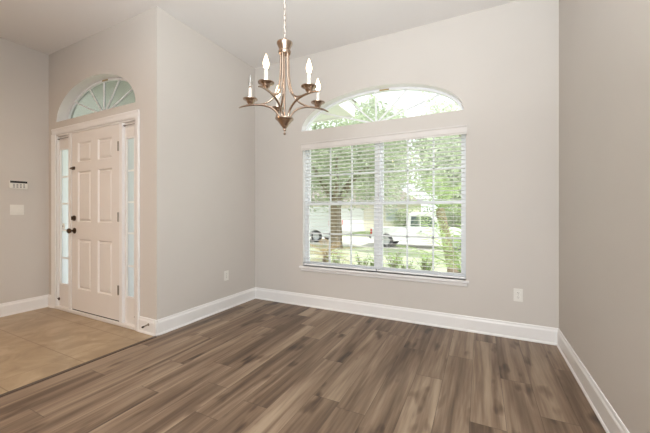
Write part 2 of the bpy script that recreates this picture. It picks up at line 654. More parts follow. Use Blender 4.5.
def make_blind(x0, x1, label):
    zb = 0.512
    t = thing('window_blind', ((x0+x1)/2, D+0.030, zb-0.012), 0, label, 'blind', 'slatted blinds of the wide window')
    V(MB().box(x0, x1, D+0.004, D+0.056, 1.925, 1.986), 'headrail', M['blind'], t)
    b = MB()
    z = 0.548
    yc, hw = D+0.030, 0.0245
    tl = math.radians(4)     # room edge slightly up
    while z < 1.915:
        prev = None
        ring = []
        for k in range(5):
            u = -1+k*0.5
            y = yc+hw*u*math.cos(tl)
            zz = z-hw*u*math.sin(tl)+0.0018*(1-u*u)
            ring.append((y, zz))
        poly = ring+[(p[0], p[1]-0.0028) for p in ring[::-1]]
        b.prism(poly, 'x', x0+0.003, x1-0.003)
        z += 0.0432
    V(b, 'slats', M['blind'], t)
    V(MB().box(x0+0.002, x1-0.002, D+0.004, D+0.056, zb-0.012, zb+0.006, 0.003), 'bottom_rail', M['blind'], t)
    for fx in (0.12, 0.5, 0.88):
        xm = x0+(x1-x0)*fx
        c = MB()
        for yy in (yc-hw-0.002, yc+hw+0.002):
            c.tube([(xm, yy, zb), (xm, yy, 1.93)], 0.0011, 5)
        V(c, 'ladder_cord', M['cord'], t)
    return t
make_blind(-1.952, -1.026, "white slatted blind on the window's left half, in front of the thick trunk")
bR = make_blind(-1.020, -0.133, "white slatted blind on the window's right half, in front of the pickup")
wd = MB()
wd.tube([(-1.00, D-0.004, 1.92), (-1.003, D-0.006, 1.3)], 0.004, 6)
V(wd, 'tilt_wand', M['cord'], bR)

# ------------------------------------------------------------------ arched windows
def arched_window(name, A, y, t, fw, spokes, labelx, glassm):
    cx, a, bb, z0 = A['cx'], A['a'], A['b'], A['z0']
    root = thing(name, (cx, y, z0), kind='structure')
    n = 40
    b = MB()
    # ring frame following the ellipse, and the bottom rail
    def pt(k, s):
        an = PI*k/n
        return (cx+(a-s)*math.cos(an), z0+fw*0.6*(s > 0)*0+(bb-s)*math.sin(an))
    for k in range(n):
        o0, o1, i0, i1 = pt(k, 0), pt(k+1, 0), pt(k, fw), pt(k+1, fw)
        b.prism([o0, o1, i1, i0], 'y', y, y+t)
    b.box(cx-a, cx+a, y, y+t, z0, z0+0.014)
    W(b, 'window_frame', M['vinyl'], root)
    m = MB()
    for ex in spokes:
        ez = z0+(bb-fw)*math.sqrt(max(0, 1-(ex/(a-fw))**2))
        d = Vector((ex, 0, ez-z0-0.01)).normalized()
        nrm = Vector((d.z, 0, -d.x))*0.0085
        p0 = Vector((cx, 0, z0+0.008))
        p1 = Vector((cx+ex, 0, ez))
        poly = [(p0+nrm), (p1+nrm), (p1-nrm), (p0-nrm)]
        m.prism([(q.x, q.z) for q in poly], 'y', y+t*0.3, y+t*0.7)
    W(m, 'muntin', M['vinyl'], root)
    g = MB()
    poly = [(cx+(a-fw*0.5)*math.cos(PI*k/n), z0+(bb-fw*0.5)*math.sin(PI*k/n)) for k in range(n+1)]
    g.prism(poly, 'y', y+t*0.46, y+t*0.54)
    W(g, 'glass_pane', glassm, root)
    lb = MB()
    for k in range(4):
        xa, xb = cx+labelx-0.055+k*0.0275, cx+labelx-0.055+(k+1)*0.0275
        za, zb_ = [z0+(bb-fw)*math.sqrt(1-((q-cx)/(a-fw))**2) for q in (xa, xb)]
        lb.quad((xa, y-0.001, za+0.002), (xb, y-0.001, zb_+0.002), (xb, y-0.001, zb_+0.020), (xa, y-0.001, za+0.020))
    W(lb, 'maker_sticker', M['label'], root)
    return root
arched_window('window_2', A1, D+0.095, 0.045, 0.026, (-0.69, -0.345, 0, 0.345, 0.69), 0.10, M['glass'])
arched_window('window_3', A2, DF+0.105, 0.040, 0.024, (-0.57, -0.285, 0, 0.285, 0.57), 0.05, M['transom'])

# ------------------------------------------------------------------ entry door unit
# casing around the whole unit
b = MB()
def casing_v(x0, x1, zt, inner_right):
    s = 1 if inner_right else -1
    xo, xi = (x0, x1) if inner_right else (x1, x0)
    prof = [(xo, DF), (xo, DF-0.018), (xo+s*0.012, DF-0.020), (xo+s*0.030, DF-0.014), (xi-s*0.012, DF-0.011), (xi, DF-0.007), (xi, DF)]
    b.prism(prof, 'z', 0.0, zt)
casing_v(DO[0]-0.064, DO[0]+0.004, DO[3]+0.0, True)
casing_v(DO[1]-0.004, DO[1]+0.064, DO[3]+0.0, False)
b.prism([(DF, DO[3]-0.004), (DF-0.007, DO[3]-0.004), (DF-0.011, DO[3]+0.008), (DF-0.014, DO[3]+0.034), (DF-0.020, DO[3]+0.052), (DF-0.018, DO[3]+0.064), (DF, DO[3]+0.064)], 'x', DO[0]-0.064, DO[1]+0.064)
struct(b.build('trim_3', M['trim']))

SX0, SX1 = -4.210, -3.297
SC = (SX0+SX1)/2
fr = MB()
# head, jambs and mullion posts, threshold
fr.box(DO[0], DO[1], DF+0.004, DF+0.13, DO[3]-0.022, DO[3])
fr.box(DO[0], DO[0]+0.018, DF+0.004, DF+0.13, 0, DO[3]-0.022)
fr.box(DO[1]-0.018, DO[1], DF+0.004, DF+0.13, 0, DO[3]-0.022)
for xa, xb in ((SX0-0.060, SX0-0.003), (SX1+0.003, SX1+0.060)):
    fr.box(xa, xb, DF+0.001, DF+0.13, 0, DO[3]-0.022, 0.004)
door = thing('door_1', (SC, DF, 0), kind='structure')
W(fr, 'door_frame', M['trim'], door)
W(MB().box(DO[0], DO[1], DF-0.015, DF+0.13, 0.0, 0.030, 0.005), 'threshold', M['door'], door)
# six-panel slab
Z0, Z1 = 0.042, 2.056
cols = [SX0, SC-0.328, SC-0.068, SC+0.068, SC+0.328, SX1]
rows = [Z0, 0.283, 0.847, 1.040, 1.612, 1.716, 1.937, Z1]
sb = bmesh.new()
yf = DF+0.008
gv = [[sb.verts.new((x, yf, z)) for x in cols] for z in rows]
pf = []
for j in range(len(rows)-1):
    for i in range(len(cols)-1):
        f = sb.faces.new((gv[j][i], gv[j][i+1], gv[j+1][i+1], gv[j+1][i]))
        if i in (1, 3) and j in (1, 3, 5):
            pf.append(f)
sb.normal_update()
bmesh.ops.inset_individual(sb, faces=pf, thickness=0.014, depth=-0.016)
bmesh.ops.inset_individual(sb, faces=pf, thickness=0.010, depth=0.0)
bmesh.ops.inset_individual(sb, faces=pf, thickness=0.026, depth=0.013)
edge = [e for e in sb.edges if e.is_boundary]
r = bmesh.ops.extrude_edge_only(sb, edges=edge)
for v in [v for v in r['geom'] if isinstance(v, bmesh.types.BMVert)]:
    v.co.y = yf+0.044
be = [e for e in sb.edges if e.is_boundary]
bmesh.ops.contextual_create(sb, geom=be)
t_ = MB()
t_.b.free()
t_.b = sb
W(t_, 'door_slab', M['door'], door)
# dark weather-strip at the foot of the slab
W(MB().box(SX0+0.004, SX1-0.004, DF+0.012, DF+0.050, 0.029, 0.043), 'door_sweep', M['slot'], door)
for z in (1.825, 1.102, 0.355):
    h = MB()
    h.tube([(SX1+0.0005, DF-0.002, z-0.048), (SX1+0.0005, DF-0.002, z+0.048)], 0.008, 10)
    h.box(SX1-0.030, SX1+0.001, DF+0.004, DF+0.0085, z-0.047, z+0.047)
    W(h, 'hinge', M['steel'], door)
# knob, deadbolt, slide latch high on the door
kx = SX0+0.062
k = MB()
k.lathe([(0.0, 0.0), (0.033, 0.0), (0.033, -0.006), (0.028, -0.010), (0.013, -0.013), (0.012, -0.032), (0.022, -0.040), (0.029, -0.052), (0.029, -0.062), (0.020, -0.071), (0.0, -0.073)], (kx, yf, 0.940), 20, 'y')
W(k, 'door_knob', M['bronze'], door)
k = MB()
k.lathe([(0.0, 0.0), (0.031, 0.0), (0.030, -0.012), (0.024, -0.016), (0.0, -0.016)], (kx, yf, 1.083), 20, 'y')
k.box(kx-0.005, kx+0.005, yf-0.034, yf-0.014, 1.063, 1.103, 0.002)
W(k, 'deadbolt', M['bronze'], door)
k = MB()
k.box(SX0+0.012, SX0+0.072, yf-0.010, yf, 1.636, 1.672, 0.003)
k.tube([(SX0-0.004, yf-0.014, 1.654), (SX0+0.062, yf-0.014, 1.654)], 0.008, 8)
W(k, 'door_guard_latch', M['bronze'], door)
# sidelights
def sidelight(name, x0, x1):
    root = thing(name, ((x0+x1)/2, DF, 0.03), kind='structure')
    gx0, gx1, gz0, gz1 = x0+0.038, x1-0.038, 0.300, 1.896
    b = MB()
    ya, yb = DF+0.028, DF+0.066
    b.box(x0, gx0, ya, yb, 0.03, DO[3]-0.022)
    b.box(gx1, x1, ya, yb, 0.03, DO[3]-0.022)
    b.box(gx0, gx1, ya, yb, 0.03, gz0)
    b.box(gx0, gx1, ya, yb, gz1, DO[3]-0.022)
    W(b, 'sidelight_panel', M['door'], root)
    b = MB()
    w_ = 0.014
    b.box(gx0-w_, gx0+0.006, ya-0.008, ya, gz0-w_, gz1+w_, 0.002)
    b.box(gx1-0.006, gx1+w_, ya-0.008, ya, gz0-w_, gz1+w_, 0.002)
    b.box(gx0, gx1, ya-0.008, ya, gz0-w_, gz0+0.006, 0.002)
    b.box(gx0, gx1, ya-0.008, ya, gz1-0.006, gz1+w_, 0.002)
    W(b, 'glazing_bead', M['trim'], root)
    b = MB()
    for z in (1.571, 1.252, 0.938, 0.606):
        b.box(gx0, gx1, ya+0.006, ya+0.020, z-0.009, z+0.009)
    W(b, 'muntin', M['trim'], root)
    W(MB().box(gx0, gx1, ya+0.011, ya+0.015, gz0, gz1), 'glass_pane', M['obscure'], root)
    return root
sidelight('window_4', DO[0]+0.018, SX0-0.060)
sidelight('window_5', SX1+0.060, DO[1]-0.018)

# thin curtain rods over the sidelights, and the lower rod brackets left behind
def rod(x0, x1, label):
    t = thing('curtain_rod', ((x0+x1)/2, DF+0.014, 2.026), 0, label, 'curtain rod', 'curtain rods over the door sidelights')
    L = (x1-x0)/2
    MB().tube([(-L, 0, 0), (L, 0, 0)], 0.003, 8).build('rod', M['bronze'], t)
    for s in (-1, 1):
        MB().box(s*L-0.004, s*L+0.004, -0.004, 0.014, -0.005, 0.005, 0.001).build('bracket', M['bronze'], t)
    return t
rod(DO[0]+0.024, SX0-0.066, 'thin dark curtain rod above the left sidelight, beside the knob side of the door')
rod(SX1+0.066, DO[1]-0.024, 'thin dark curtain rod above the right sidelight, beside the hinge side of the door')
for x, lb in ((DO[0]+0.028, 'tiny dark bracket low on the left sidelight panel near the floor'), (DO[1]-0.030, 'tiny dark bracket low on the right sidelight panel near the floor')):
    t = MB().box(-0.006, 0.006, -0.014, 0.0, -0.016, 0.016, 0.002).tube([(0, -0.010, 0.004), (0, -0.024, 0.010)], 0.004, 6).build('rod_bracket', M['bronze'], None, loc=(x, DF+0.028, 0.11))
    tag(t, lb, 'bracket', 'lower rod brackets')

# small white sensor on the left sidelight glass
t = thing('window_sensor', (-4.420, DF+0.0275, 0.985), 0, 'small white square sensor stuck beside the left sidelight glass near the knob', 'sensor')
MB().box(-0.022, 0.022, -0.014, 0.0, -0.032, 0.032, 0.004).build('case', M['plastic'], t)
MB().lathe([(0, -0.0155), (0.010, -0.0155), (0.011, -0.013)], (0, 0, 0.0), 14, 'y').build('lens', M['key'], t)

# spring door stop on the short baseboard by the outer corner
t = thing('door_stop', (-2.800, DF-0.0145, 0.092), 0, 'small metal spring door stop on the short baseboard beside the front door', 'door stop')
MB().lathe([(0.0, 0.0), (0.012, 0.0), (0.012, -0.004), (0.006, -0.008)], (0, 0, 0), 14, 'y').build('base', M['steel'], t)
sp = [(0.0055*math.cos(i*0.9), -0.006-i*0.00085, 0.0055*math.sin(i*0.9)-0.000003*i*i) for i in range(48)]
MB().tube(sp, 0.0016, 5).build('spring', M['steel'], t)
MB().lathe([(0.0, -0.064), (0.008, -0.063), (0.009, -0.055), (0.007, -0.046), (0.0, -0.045)], (0, 0, -0.007), 12, 'y').build('rubber_tip', M['slot'], t)

# ------------------------------------------------------------------ wall fittings
def outlet(loc, rz, label):
    t = thing('wall_outlet', loc, rz, label, 'outlet', 'duplex wall outlets')
    MB().box(-0.036, 0.036, -0.006, 0.0, -0.058, 0.058, 0.002).build('cover_plate', M['plastic'], t)
    for z in (-0.020, 0.020):
        r_ = MB().lathe([(0, -0.0085), (0.0150, -0.0085), (0.0165, -0.0055)], (0, 0, z), 16, 'y').build('receptacle', M['plastic'], t)
        s_ = MB()
        for x in (-0.006, 0.006):
            s_.box(x-0.0012, x+0.0012, -0.0092, -0.0080, z, z+0.008)
        s_.lathe([(0, -0.0092), (0.0022, -0.0092), (0.0022, -0.008)], (0, 0, z-0.006), 8, 'y')
        s_.build('slots', M['slot'], r_)
    MB().lathe([(0, -0.0075), (0.003, -0.0072), (0.0035, -0.0055)], (0, 0, 0), 8, 'y').build('screw', M['steel'], t)
    return t
outlet((0.308, D, 0.398), 0, 'white wall outlet on the window wall near its right corner')
outlet((XL, 2.785, 0.398), PI/2, 'white wall outlet low on the left wall beside the entry corner')

t = thing('light_switch', (XF, 1.606, 1.178), PI/2, 'white double rocker switch plate on the foyer wall under the alarm keypad', 'light switch')
MB().box(-0.060, 0.060, -0.006, 0, -0.058, 0.058, 0.002).build('cover_plate', M['plastic'], t)
for x in (-0.024, 0.024):
    MB().prism([(-0.0055, -0.034), (-0.0105, -0.034), (-0.0075, 0.0), (-0.0085, 0.034), (-0.0055, 0.034)], 'x', x-0.017, x+0.017).build('rocker', M['plastic'], t)

t = thing('alarm_keypad', (XF, 1.614, 1.463), PI/2, 'white alarm keypad with a dark screen strip on the foyer wall', 'keypad')
MB().box(-0.078, 0.078, -0.026, 0, -0.046, 0.046, 0.005).build('case', M['plastic'], t)
MB().box(-0.074, 0.074, -0.0275, -0.0255, 0.018, 0.042, 0.0006).build('screen', M['screen'], t)
for i in range(4):
    for j in range(3):
        MB().box(-0.050+i*0.029, -0.034+i*0.029, -0.029, -0.0255, -0.034+j*0.0155, -0.024+j*0.0155, 0.001).build('key', M['key'], t)

# ------------------------------------------------------------------ chandelier
def chandelier():
    yaw = 0.46273
    Zc = 1.981
    rr = -0.2565
    cx = math.cos(yaw)*rr-math.sin(yaw)*Zc
    cy = math.sin(yaw)*rr+math.cos(yaw)*Zc
    t = thing('chandelier', (cx, cy, 1.66), 0, 'brushed nickel five-arm chandelier with candle bulbs hanging from a chain', 'chandelier')
    z = lambda v: v-1.66
    # direction towards the camera, then measured to the right
    base = math.atan2(-math.cos(yaw), math.sin(yaw))
    MB().lathe([(0.0, z(1.687)), (0.012, z(1.685)), (0.018, z(1.694)), (0.034, z(1.715)), (0.046, z(1.732)), (0.057, z(1.740)), (0.057, z(1.747)), (0.020, z(1.750)), (0.0, z(1.750))], seg=32).build('hub', M['nickel'], t, True)
    MB().lathe([(0.0, z(1.642)), (0.006, z(1.644)), (0.009, z(1.652)), (0.005, z(1.661)), (0.004, z(1.666)), (0.010, z(1.672)), (0.010, z(1.680)), (0.005, z(1.688)), (0.0, z(1.690))], seg=16).build('finial', M['nickel'], t, True)
    MB().lathe([(0.0, z(2.158)), (0.036, z(2.158)), (0.040, z(2.166)), (0.040, z(2.174)), (0.034, z(2.180)), (0.037, z(2.194)), (0.046, z(2.214)), (0.050, z(2.222)), (0.050, z(2.228)), (0.020, z(2.232)), (0.0, z(2.233))], seg=32).build('top_cap', M['nickel'], t, True)
    MB().tube([(0, 0, z(1.74)), (0, 0, z(2.17))], 0.006, 10).build('centre_stem', M['nickel'], t, True)
    for i in range(5):
        a = base+math.radians((44.8, 115.7, 199.6, 260.0, 340.6)[i])
        d = Vector((math.cos(a), math.sin(a), 0))
        def P(r_, h):
            return d*r_+Vector((0, 0, z(h)))
        arm = spline([P(0.030, 1.740), P(0.048, 1.782), P(0.082, 1.816), P(0.130, 1.837), P(0.180, 1.846), P(0.232, 1.847), P(0.280, 1.842), P(0.310, 1.833)], 6)
        n = len(arm)
        MB().tube(arm, [0.0070 if k < n*0.75 else 0.0070-0.0034*(k-n*0.75)/(n*0.25) for k in range(n)], 10).build('arm', M['nickel'], t, True)
        up = spline([P(0.027, 2.160), P(0.027, 2.11), P(0.028, 2.05), P(0.034, 1.985), P(0.050, 1.925), P(0.078, 1.882), P(0.115, 1.858), P(0.160, 1.848), P(0.195, 1.847)], 6)
        MB().tube(up, 0.0062, 10).build('upper_rod', M['nickel'], t, True)
        c = d*0.232
        MB().lathe([(0.0, z(1.846)), (0.010, z(1.847)), (0.012, z(1.853)), (0.020, z(1.858)), (0.025, z(1.868)), (0.030, z(1.876)), (0.046, z(1.882)), (0.047, z(1.886)), (0.028, z(1.884)), (0.013, z(1.880)), (0.0, z(1.880))], c, 28).build('drip_cup', M['nickel'], t, True)
        MB().lathe([(0.0, z(1.879)), (0.0105, z(1.879)), (0.0105, z(1.953)), (0.008, z(1.957)), (0.0, z(1.957))], c, 16).build('candle_sleeve', M['candle'], t, True)
        off = (i == 3)
        lampsock = MB().lathe([(0.0, z(1.955)), (0.0075, z(1.955)), (0.0075, z(1.965)), (0.0, z(1.965))], c, 12).build('bulb_socket', M['nickel'], t, True)
        bl = MB().lathe([(0.0, z(1.963)), (0.008, z(1.963)), (0.013, z(1.972)), (0.0165, z(1.985)), (0.0165, z(1.996)), (0.0125, z(2.012)), (0.0065, z(2.030)), (0.0025, z(2.043)), (0.0, z(2.048))], c, 18).build('bulb', M['bulb_off'] if off else M['bulb_on'], t, True)
        bl['label'] = 'unlit clear candle bulb' if off else 'glowing candle bulb'
        if off:
            MB().tube([c+Vector((0, 0, z(1.966))), c+Vector((0.003, 0, z(1.99))), c+Vector((-0.002, 0, z(2.0)))], 0.0012, 5).build('filament', M['steel'], bl)
    # loop, chain and ceiling canopy
    MB().tube([(0.013*math.cos(q), 0, z(2.246)+0.014*math.sin(q)) for q in [2*PI*k/16 for k in range(16)]], 0.0026, 7, closed=True).build('top_loop', M['nickel'], t, True)
    ch = MB()
    zz = 2.270
    k = 0
    while zz < 3.03:
        pts = []
        for q in range(16):
            an = 2*PI*q/16
            u, v = 0.0075*math.cos(an), 0.012*math.sin(an)+(0.010 if math.sin(an) > 0 else -0.010)
            pts.append((u, 0, z(zz)+v) if k % 2 else (0, u, z(zz)+v))
        ch.tube(pts, 0.0017, 5, closed=True)
        zz += 0.0385
        k += 1
    ch.build('chain', M['nickel'], t, True)
    MB().tube([(0.002*math.sin(q), 0.002*math.cos(q), z(2.26)+q*0.0268) for q in range(30)], 0.0016, 5).build('power_cord', M['cord'], t, True)
    MB().lathe([(0.0, z(3.030)), (0.012, z(3.031)), (0.020, z(3.045)), (0.055, z(3.058)), (0.063, z(3.075)), (0.0, z(3.075))], seg=28).build('ceiling_canopy', M['nickel'], t, True)
chandelier()

# ------------------------------------------------------------------ outdoors
def ground_z(y):
    if y < 4.5:
        return -0.15
    if y > 14:
        return -0.62
    return -0.15-0.47*(y-4.5)/9.5
b = MB()
ys = [2.0, 4.5, 6, 8, 10, 12, 14, 14.9]
for y0, y1 in zip(ys, ys[1:]):
    b.quad((-45, y0, ground_z(y0)), (25, y0, ground_z(y0)), (25, y1, ground_z(y1)), (-45, y1, ground_z(y1)))
struct(b.build('floor_lawn', M['grass']))
struct(MB().box(-45, 25, 14.9, 15.15, -0.80, -0.60).box(-45, 25, 20.9, 21.15, -0.80, -0.60).build('floor_curb', M['concrete']))
struct(MB().box(-45, 25, 15.15, 20.9, -0.80, -0.66).build('floor_street', M['concrete']))
struct(MB().box(-45, 25, 21.15, 90, -0.80, -0.62).build('floor_far_lawn', M['grass_far']))
b = MB()
for i in range(14):
    xa, xb = -3.4+i*0.26, -3.4+(i+1)*0.26
    fa = lambda q: 5.3+0.25*math.sin(q*1.9)
    fb = lambda q: 7.6+0.35*math.sin(q*1.3+1)
    b.quad((xa, fa(xa), ground_z(fa(xa))+0.012), (xb, fa(xb), ground_z(fa(xb))+0.012), (xb, fb(xb), ground_z(fb(xb))+0.012), (xa, fb(xa), ground_z(fb(xa))+0.012))
struct(b.build('floor_planting_bed', M['mulch']))
# front porch: slab, flat soffit with fascia, outer post
struct(MB().box(-6.2, XL-TW, DF+TW, 4.9, -0.15, -0.02).build('floor_porch', M['concrete']))
SZ = 2.72
b = MB()
b.box(-6.4, XL-TW, DF+TW, 4.72, SZ, SZ+0.03)
b.box(XL-TW, -1.86, D+TW, 4.72, SZ, SZ+0.03)
struct(b.build('ceiling_porch', M['soffit']))
b = MB()
b.box(-1.86, -1.83, D+TW, 4.75, SZ-0.02, SZ+0.22)
b.box(-6.4, -1.86, 4.72, 4.75, SZ-0.02, SZ+0.22)
struct(b.build('trim_4', M['trim']))
struct(MB().prism([(-1.80, SZ+0.22), (-4.1, SZ+1.3), (-6.4, SZ+0.22)], 'y', D+TW, 4.78).build('trim_5', M['shingle']))
t = thing('porch_post', (-5.6, 4.5, -0.02), 0, 'square white porch post outside the front door', 'post')
MB().box(-0.11, 0.11, -0.11, 0.11, 0, 2.74, 0.01).build('shaft', M['soffit'], t)
MB().box(-0.15, 0.15, -0.15, 0.15, 0, 0.16, 0.01).build('plinth', M['soffit'], t)

# vehicles (built facing +x, base on the street)
def wheel(t, x, y, r):
    s = 1 if y > 0 else -1
    MB().lathe([(r*0.62, -0.10), (r*0.94, -0.105), (r, -0.08), (r, 0.08), (r*0.94, 0.105), (r*0.62, 0.10), (r*0.62, -0.10)], (x, y, r), 28, 'y').build('wheel', M['tyre'], t, True)
    wh = t.children[-1] if t.children else None
    rb = MB()
    rb.lathe([(0.0, s*0.06), (r*0.20, s*0.065), (r*0.22, s*0.04), (r*0.56, s*0.055), (r*0.63, s*0.085), (r*0.63, -s*0.08), (0, -s*0.08)], (x, y, r), 24, 'y')
    o = rb.build('rim', M['rim'], None, True)
    o.parent = [c for c in COL.objects if c.parent == t and c.name.startswith('wheel')][-1]

def pickup(loc, rz, label):
    t = thing('pickup_truck', loc, rz, label, 'truck')
    hw = 0.88
    low = [(-2.18, 0.42), (-2.20, 0.98), (-0.32, 1.00), (-0.30, 1.02), (1.36, 1.02), (1.62, 1.04), (2.40, 0.97), (2.66, 0.84), (2.70, 0.50), (2.60, 0.38), (2.30, 0.36), (2.18, 0.62), (1.92, 0.74), (1.66, 0.62), (1.54, 0.34), (-1.00, 0.34), (-1.12, 0.62), (-1.40, 0.74), (-1.68, 0.62), (-1.80, 0.40)]
    MB().prism(low, 'y', -hw, hw).build('body', M['carpaint'], t, bevel=0.05)
    cab = [(-0.32, 0.98), (-0.26, 1.70), (-0.14, 1.79), (0.72, 1.79), (0.88, 1.72), (1.50, 1.06), (1.50, 0.98)]
    MB().prism(cab, 'y', -hw+0.07, hw-0.07).build('cab', M['carpaint'], t, bevel=0.06)
    for s in (-1, 1):
        y0, y1 = sorted((s*(hw-0.075), s*(hw-0.062)))
        MB().prism([(-0.16, 1.10), (-0.13, 1.63), (0.28, 1.63), (0.28, 1.10)], 'y', y0, y1).build('side_window', M['carglass'], t)
        MB().prism([(0.34, 1.10), (0.34, 1.63), (0.74, 1.63), (1.22, 1.10)], 'y', y0, y1).build('side_window', M['carglass'], t)
        MB().box(1.12, 1.30, *sorted((s*(hw-0.05), s*(hw+0.14))), 1.06, 1.20, 0.03).build('wing_mirror', M['carpaint'], t)
        MB().box(0.30, 0.42, *sorted((s*(hw-0.004), s*(hw+0.02))), 0.86, 0.90, 0.006).build('door_handle', M['bumper'], t)
        MB().box(-2.225, -2.12, *sorted((s*(hw-0.16), s*(hw+0.008))), 0.66, 0.94, 0.01).build('tail_light', M['red'], t)
        MB().box(2.52, 2.69, *sorted((s*(hw-0.30), s*(hw+0.006))), 0.66, 0.80, 0.01).build('headlight', M['headlamp'], t)
    ws = MB()
    ws.quad((0.95, -hw+0.16, 1.67), (1.49, -hw+0.12, 1.10), (1.49, hw-0.12, 1.10), (0.95, hw-0.16, 1.67))
    bmesh.ops.translate(ws.b, verts=ws.b.verts, vec=(0.012, 0, 0.012))
    ws.build('windscreen', M['carglass'], t)
    MB().box(-2.32, -2.16, -hw+0.04, hw-0.04, 0.42, 0.58, 0.03).build('rear_bumper', M['bumper'], t)
    MB().box(2.60, 2.76, -hw+0.04, hw-0.04, 0.38, 0.56, 0.03).build('front_bumper', M['bumper'], t)
    for x in (-1.40, 1.92):
        for y in (-hw+0.11, hw-0.11):
            wheel(t, x, y, 0.34)
    return t
pickup((-2.95, 16.6, -0.66), 0, 'white pickup truck parked at the curb, seen through the right half of the window')

def van(loc, rz, label):
    t = thing('cargo_van', loc, rz, label, 'van')
    hw = 0.95
    prof = [(-2.35, 0.36), (-2.38, 1.10), (-2.30, 2.02), (-2.15, 2.12), (1.05, 2.12), (1.25, 2.04), (1.82, 1.24), (2.36, 1.06), (2.44, 0.60), (2.36, 0.36), (1.92, 0.34), (1.80, 0.62), (1.50, 0.74), (1.20, 0.62), (1.08, 0.32), (-1.03, 0.32), (-1.15, 0.62), (-1.45, 0.74), (-1.75, 0.62), (-1.87, 0.34)]
    MB().prism(prof, 'y', -hw, hw).build('body', M['carpaint'], t, bevel=0.06)
    for s in (-1, 1):
        y0, y1 = sorted((s*(hw-0.006), s*(hw+0.006)))
        MB().prism([(0.62, 1.22), (0.62, 1.82), (1.12, 1.82), (1.56, 1.22)], 'y', y0, y1).build('side_window', M['carglass'], t)
        MB().box(-0.45, -0.30, *sorted((s*hw, s*(hw+0.03))), 1.02, 1.07, 0.008).build('door_handle', M['bumper'], t)
        MB().box(-2.40, -2.30, *sorted((s*(hw-0.06), s*(hw+0.006))), 1.00, 1.30, 0.01).build('tail_light', M['red'], t)
        MB().box(2.18, 2.42, *sorted((s*(hw-0.32), s*(hw+0.006))), 0.76, 0.94, 0.02).build('headlight', M['headlamp'], t)
    ws = MB()
    ws.quad((1.30, -hw+0.12, 1.99), (1.80, -hw+0.10, 1.29), (1.80, hw-0.10, 1.29), (1.30, hw-0.12, 1.99))
    bmesh.ops.translate(ws.b, verts=ws.b.verts, vec=(0.014, 0, 0.012))
    ws.build('windscreen', M['carglass'], t)
    MB().box(2.30, 2.50, -hw+0.04, hw-0.04, 0.36, 0.56, 0.03).build('front_bumper', M['bumper'], t)
    for x in (-1.45, 1.50):
        for y in (-hw+0.12, hw-0.12):
            wheel(t, x, y, 0.35)
    return t
van((-10.28, 17.4, -0.66), PI, 'tall white van parked behind the thick tree trunk')

# house over the street
def house(loc, label, wallm, wdt, garage, gw):
    t = thing('house', loc, 0, label, 'house')
    h = 2.7
    MB().box(-wdt/2, wdt/2, 0, 8, 0, h).build('walls', wallm, t)
    rf = MB()
    e = 0.5
    ridge = [(-wdt/2+2.4, 4, h+2.0), (wdt/2-2.4, 4, h+2.0)]
    c4 = [(-wdt/2-e, -e, h), (wdt/2+e, -e, h), (wdt/2+e, 8+e, h), (-wdt/2-e, 8+e, h)]
    rf.quad(c4[0], c4[1], ridge[1], ridge[0])
    rf.quad(c4[2], c4[3], ridge[0], ridge[1])
    rf.quad(c4[1], c4[2], ridge[1])
    rf.quad(c4[3], c4[0], ridge[0])
    rf.quad(*c4[::-1])
    rf.build('roof', M['shingle'], t)
    gd = MB().box(garage-gw, garage+gw, -0.05, 0.02, 0, 2.2)
    for k in range(1, 4):
        gd.box(garage-gw, garage+gw, -0.062, -0.05, k*0.55-0.02, k*0.55+0.02)
    gd.build('garage_door', M['soffit'], t)
    for x in (garage+4.0, garage-4.0):
        if abs(x) < wdt/2-0.7:
            wf = MB()
            rect_frame(wf, x-0.6, x+0.6, 0.9, 2.1, 0.08, -0.05, 0.02)
            f_ = wf.build('window', M['soffit'], t)
            MB().box(x-0.53, x+0.53, -0.02, -0.005, 0.97, 2.03).build('pane', M['palepane'], f_)
    return t
house((-12.5, 28.5, -0.62), 'pale stucco house with a white garage door across the street', M['stucco'], 13, 1.2, 1.25)
struct(MB().box(-12.8, -9.8, 21.15, 28.5, -0.63, -0.61).build('floor_driveway', M['concrete']))

# trees: trunk with limbs, crown of separate leaves
def leaves(b, c, rad, n, size):
    c = Vector(c)
    for _ in range(n):
        while True:
            p = Vector((random.uniform(-1, 1), random.uniform(-1, 1), random.uniform(-1, 1)))
            if 0.35 < p.length < 1:
                break
        q = c+Vector((p.x*rad[0], p.y*rad[1], p.z*rad[2]))
        s = size*random.uniform(0.6, 1.3)
        R = Euler((random.uniform(-0.9, 0.9), random.uniform(-0.9, 0.9), random.uniform(0, 6.28))).to_matrix()
        u, v = R @ Vector((s, 0, 0)), R @ Vector((0, s*0.45, 0))
        k = R @ Vector((0, 0, s*0.18))
        b.quad(q-u, q-v*0.9+k, q+u, q+v*0.9+k)

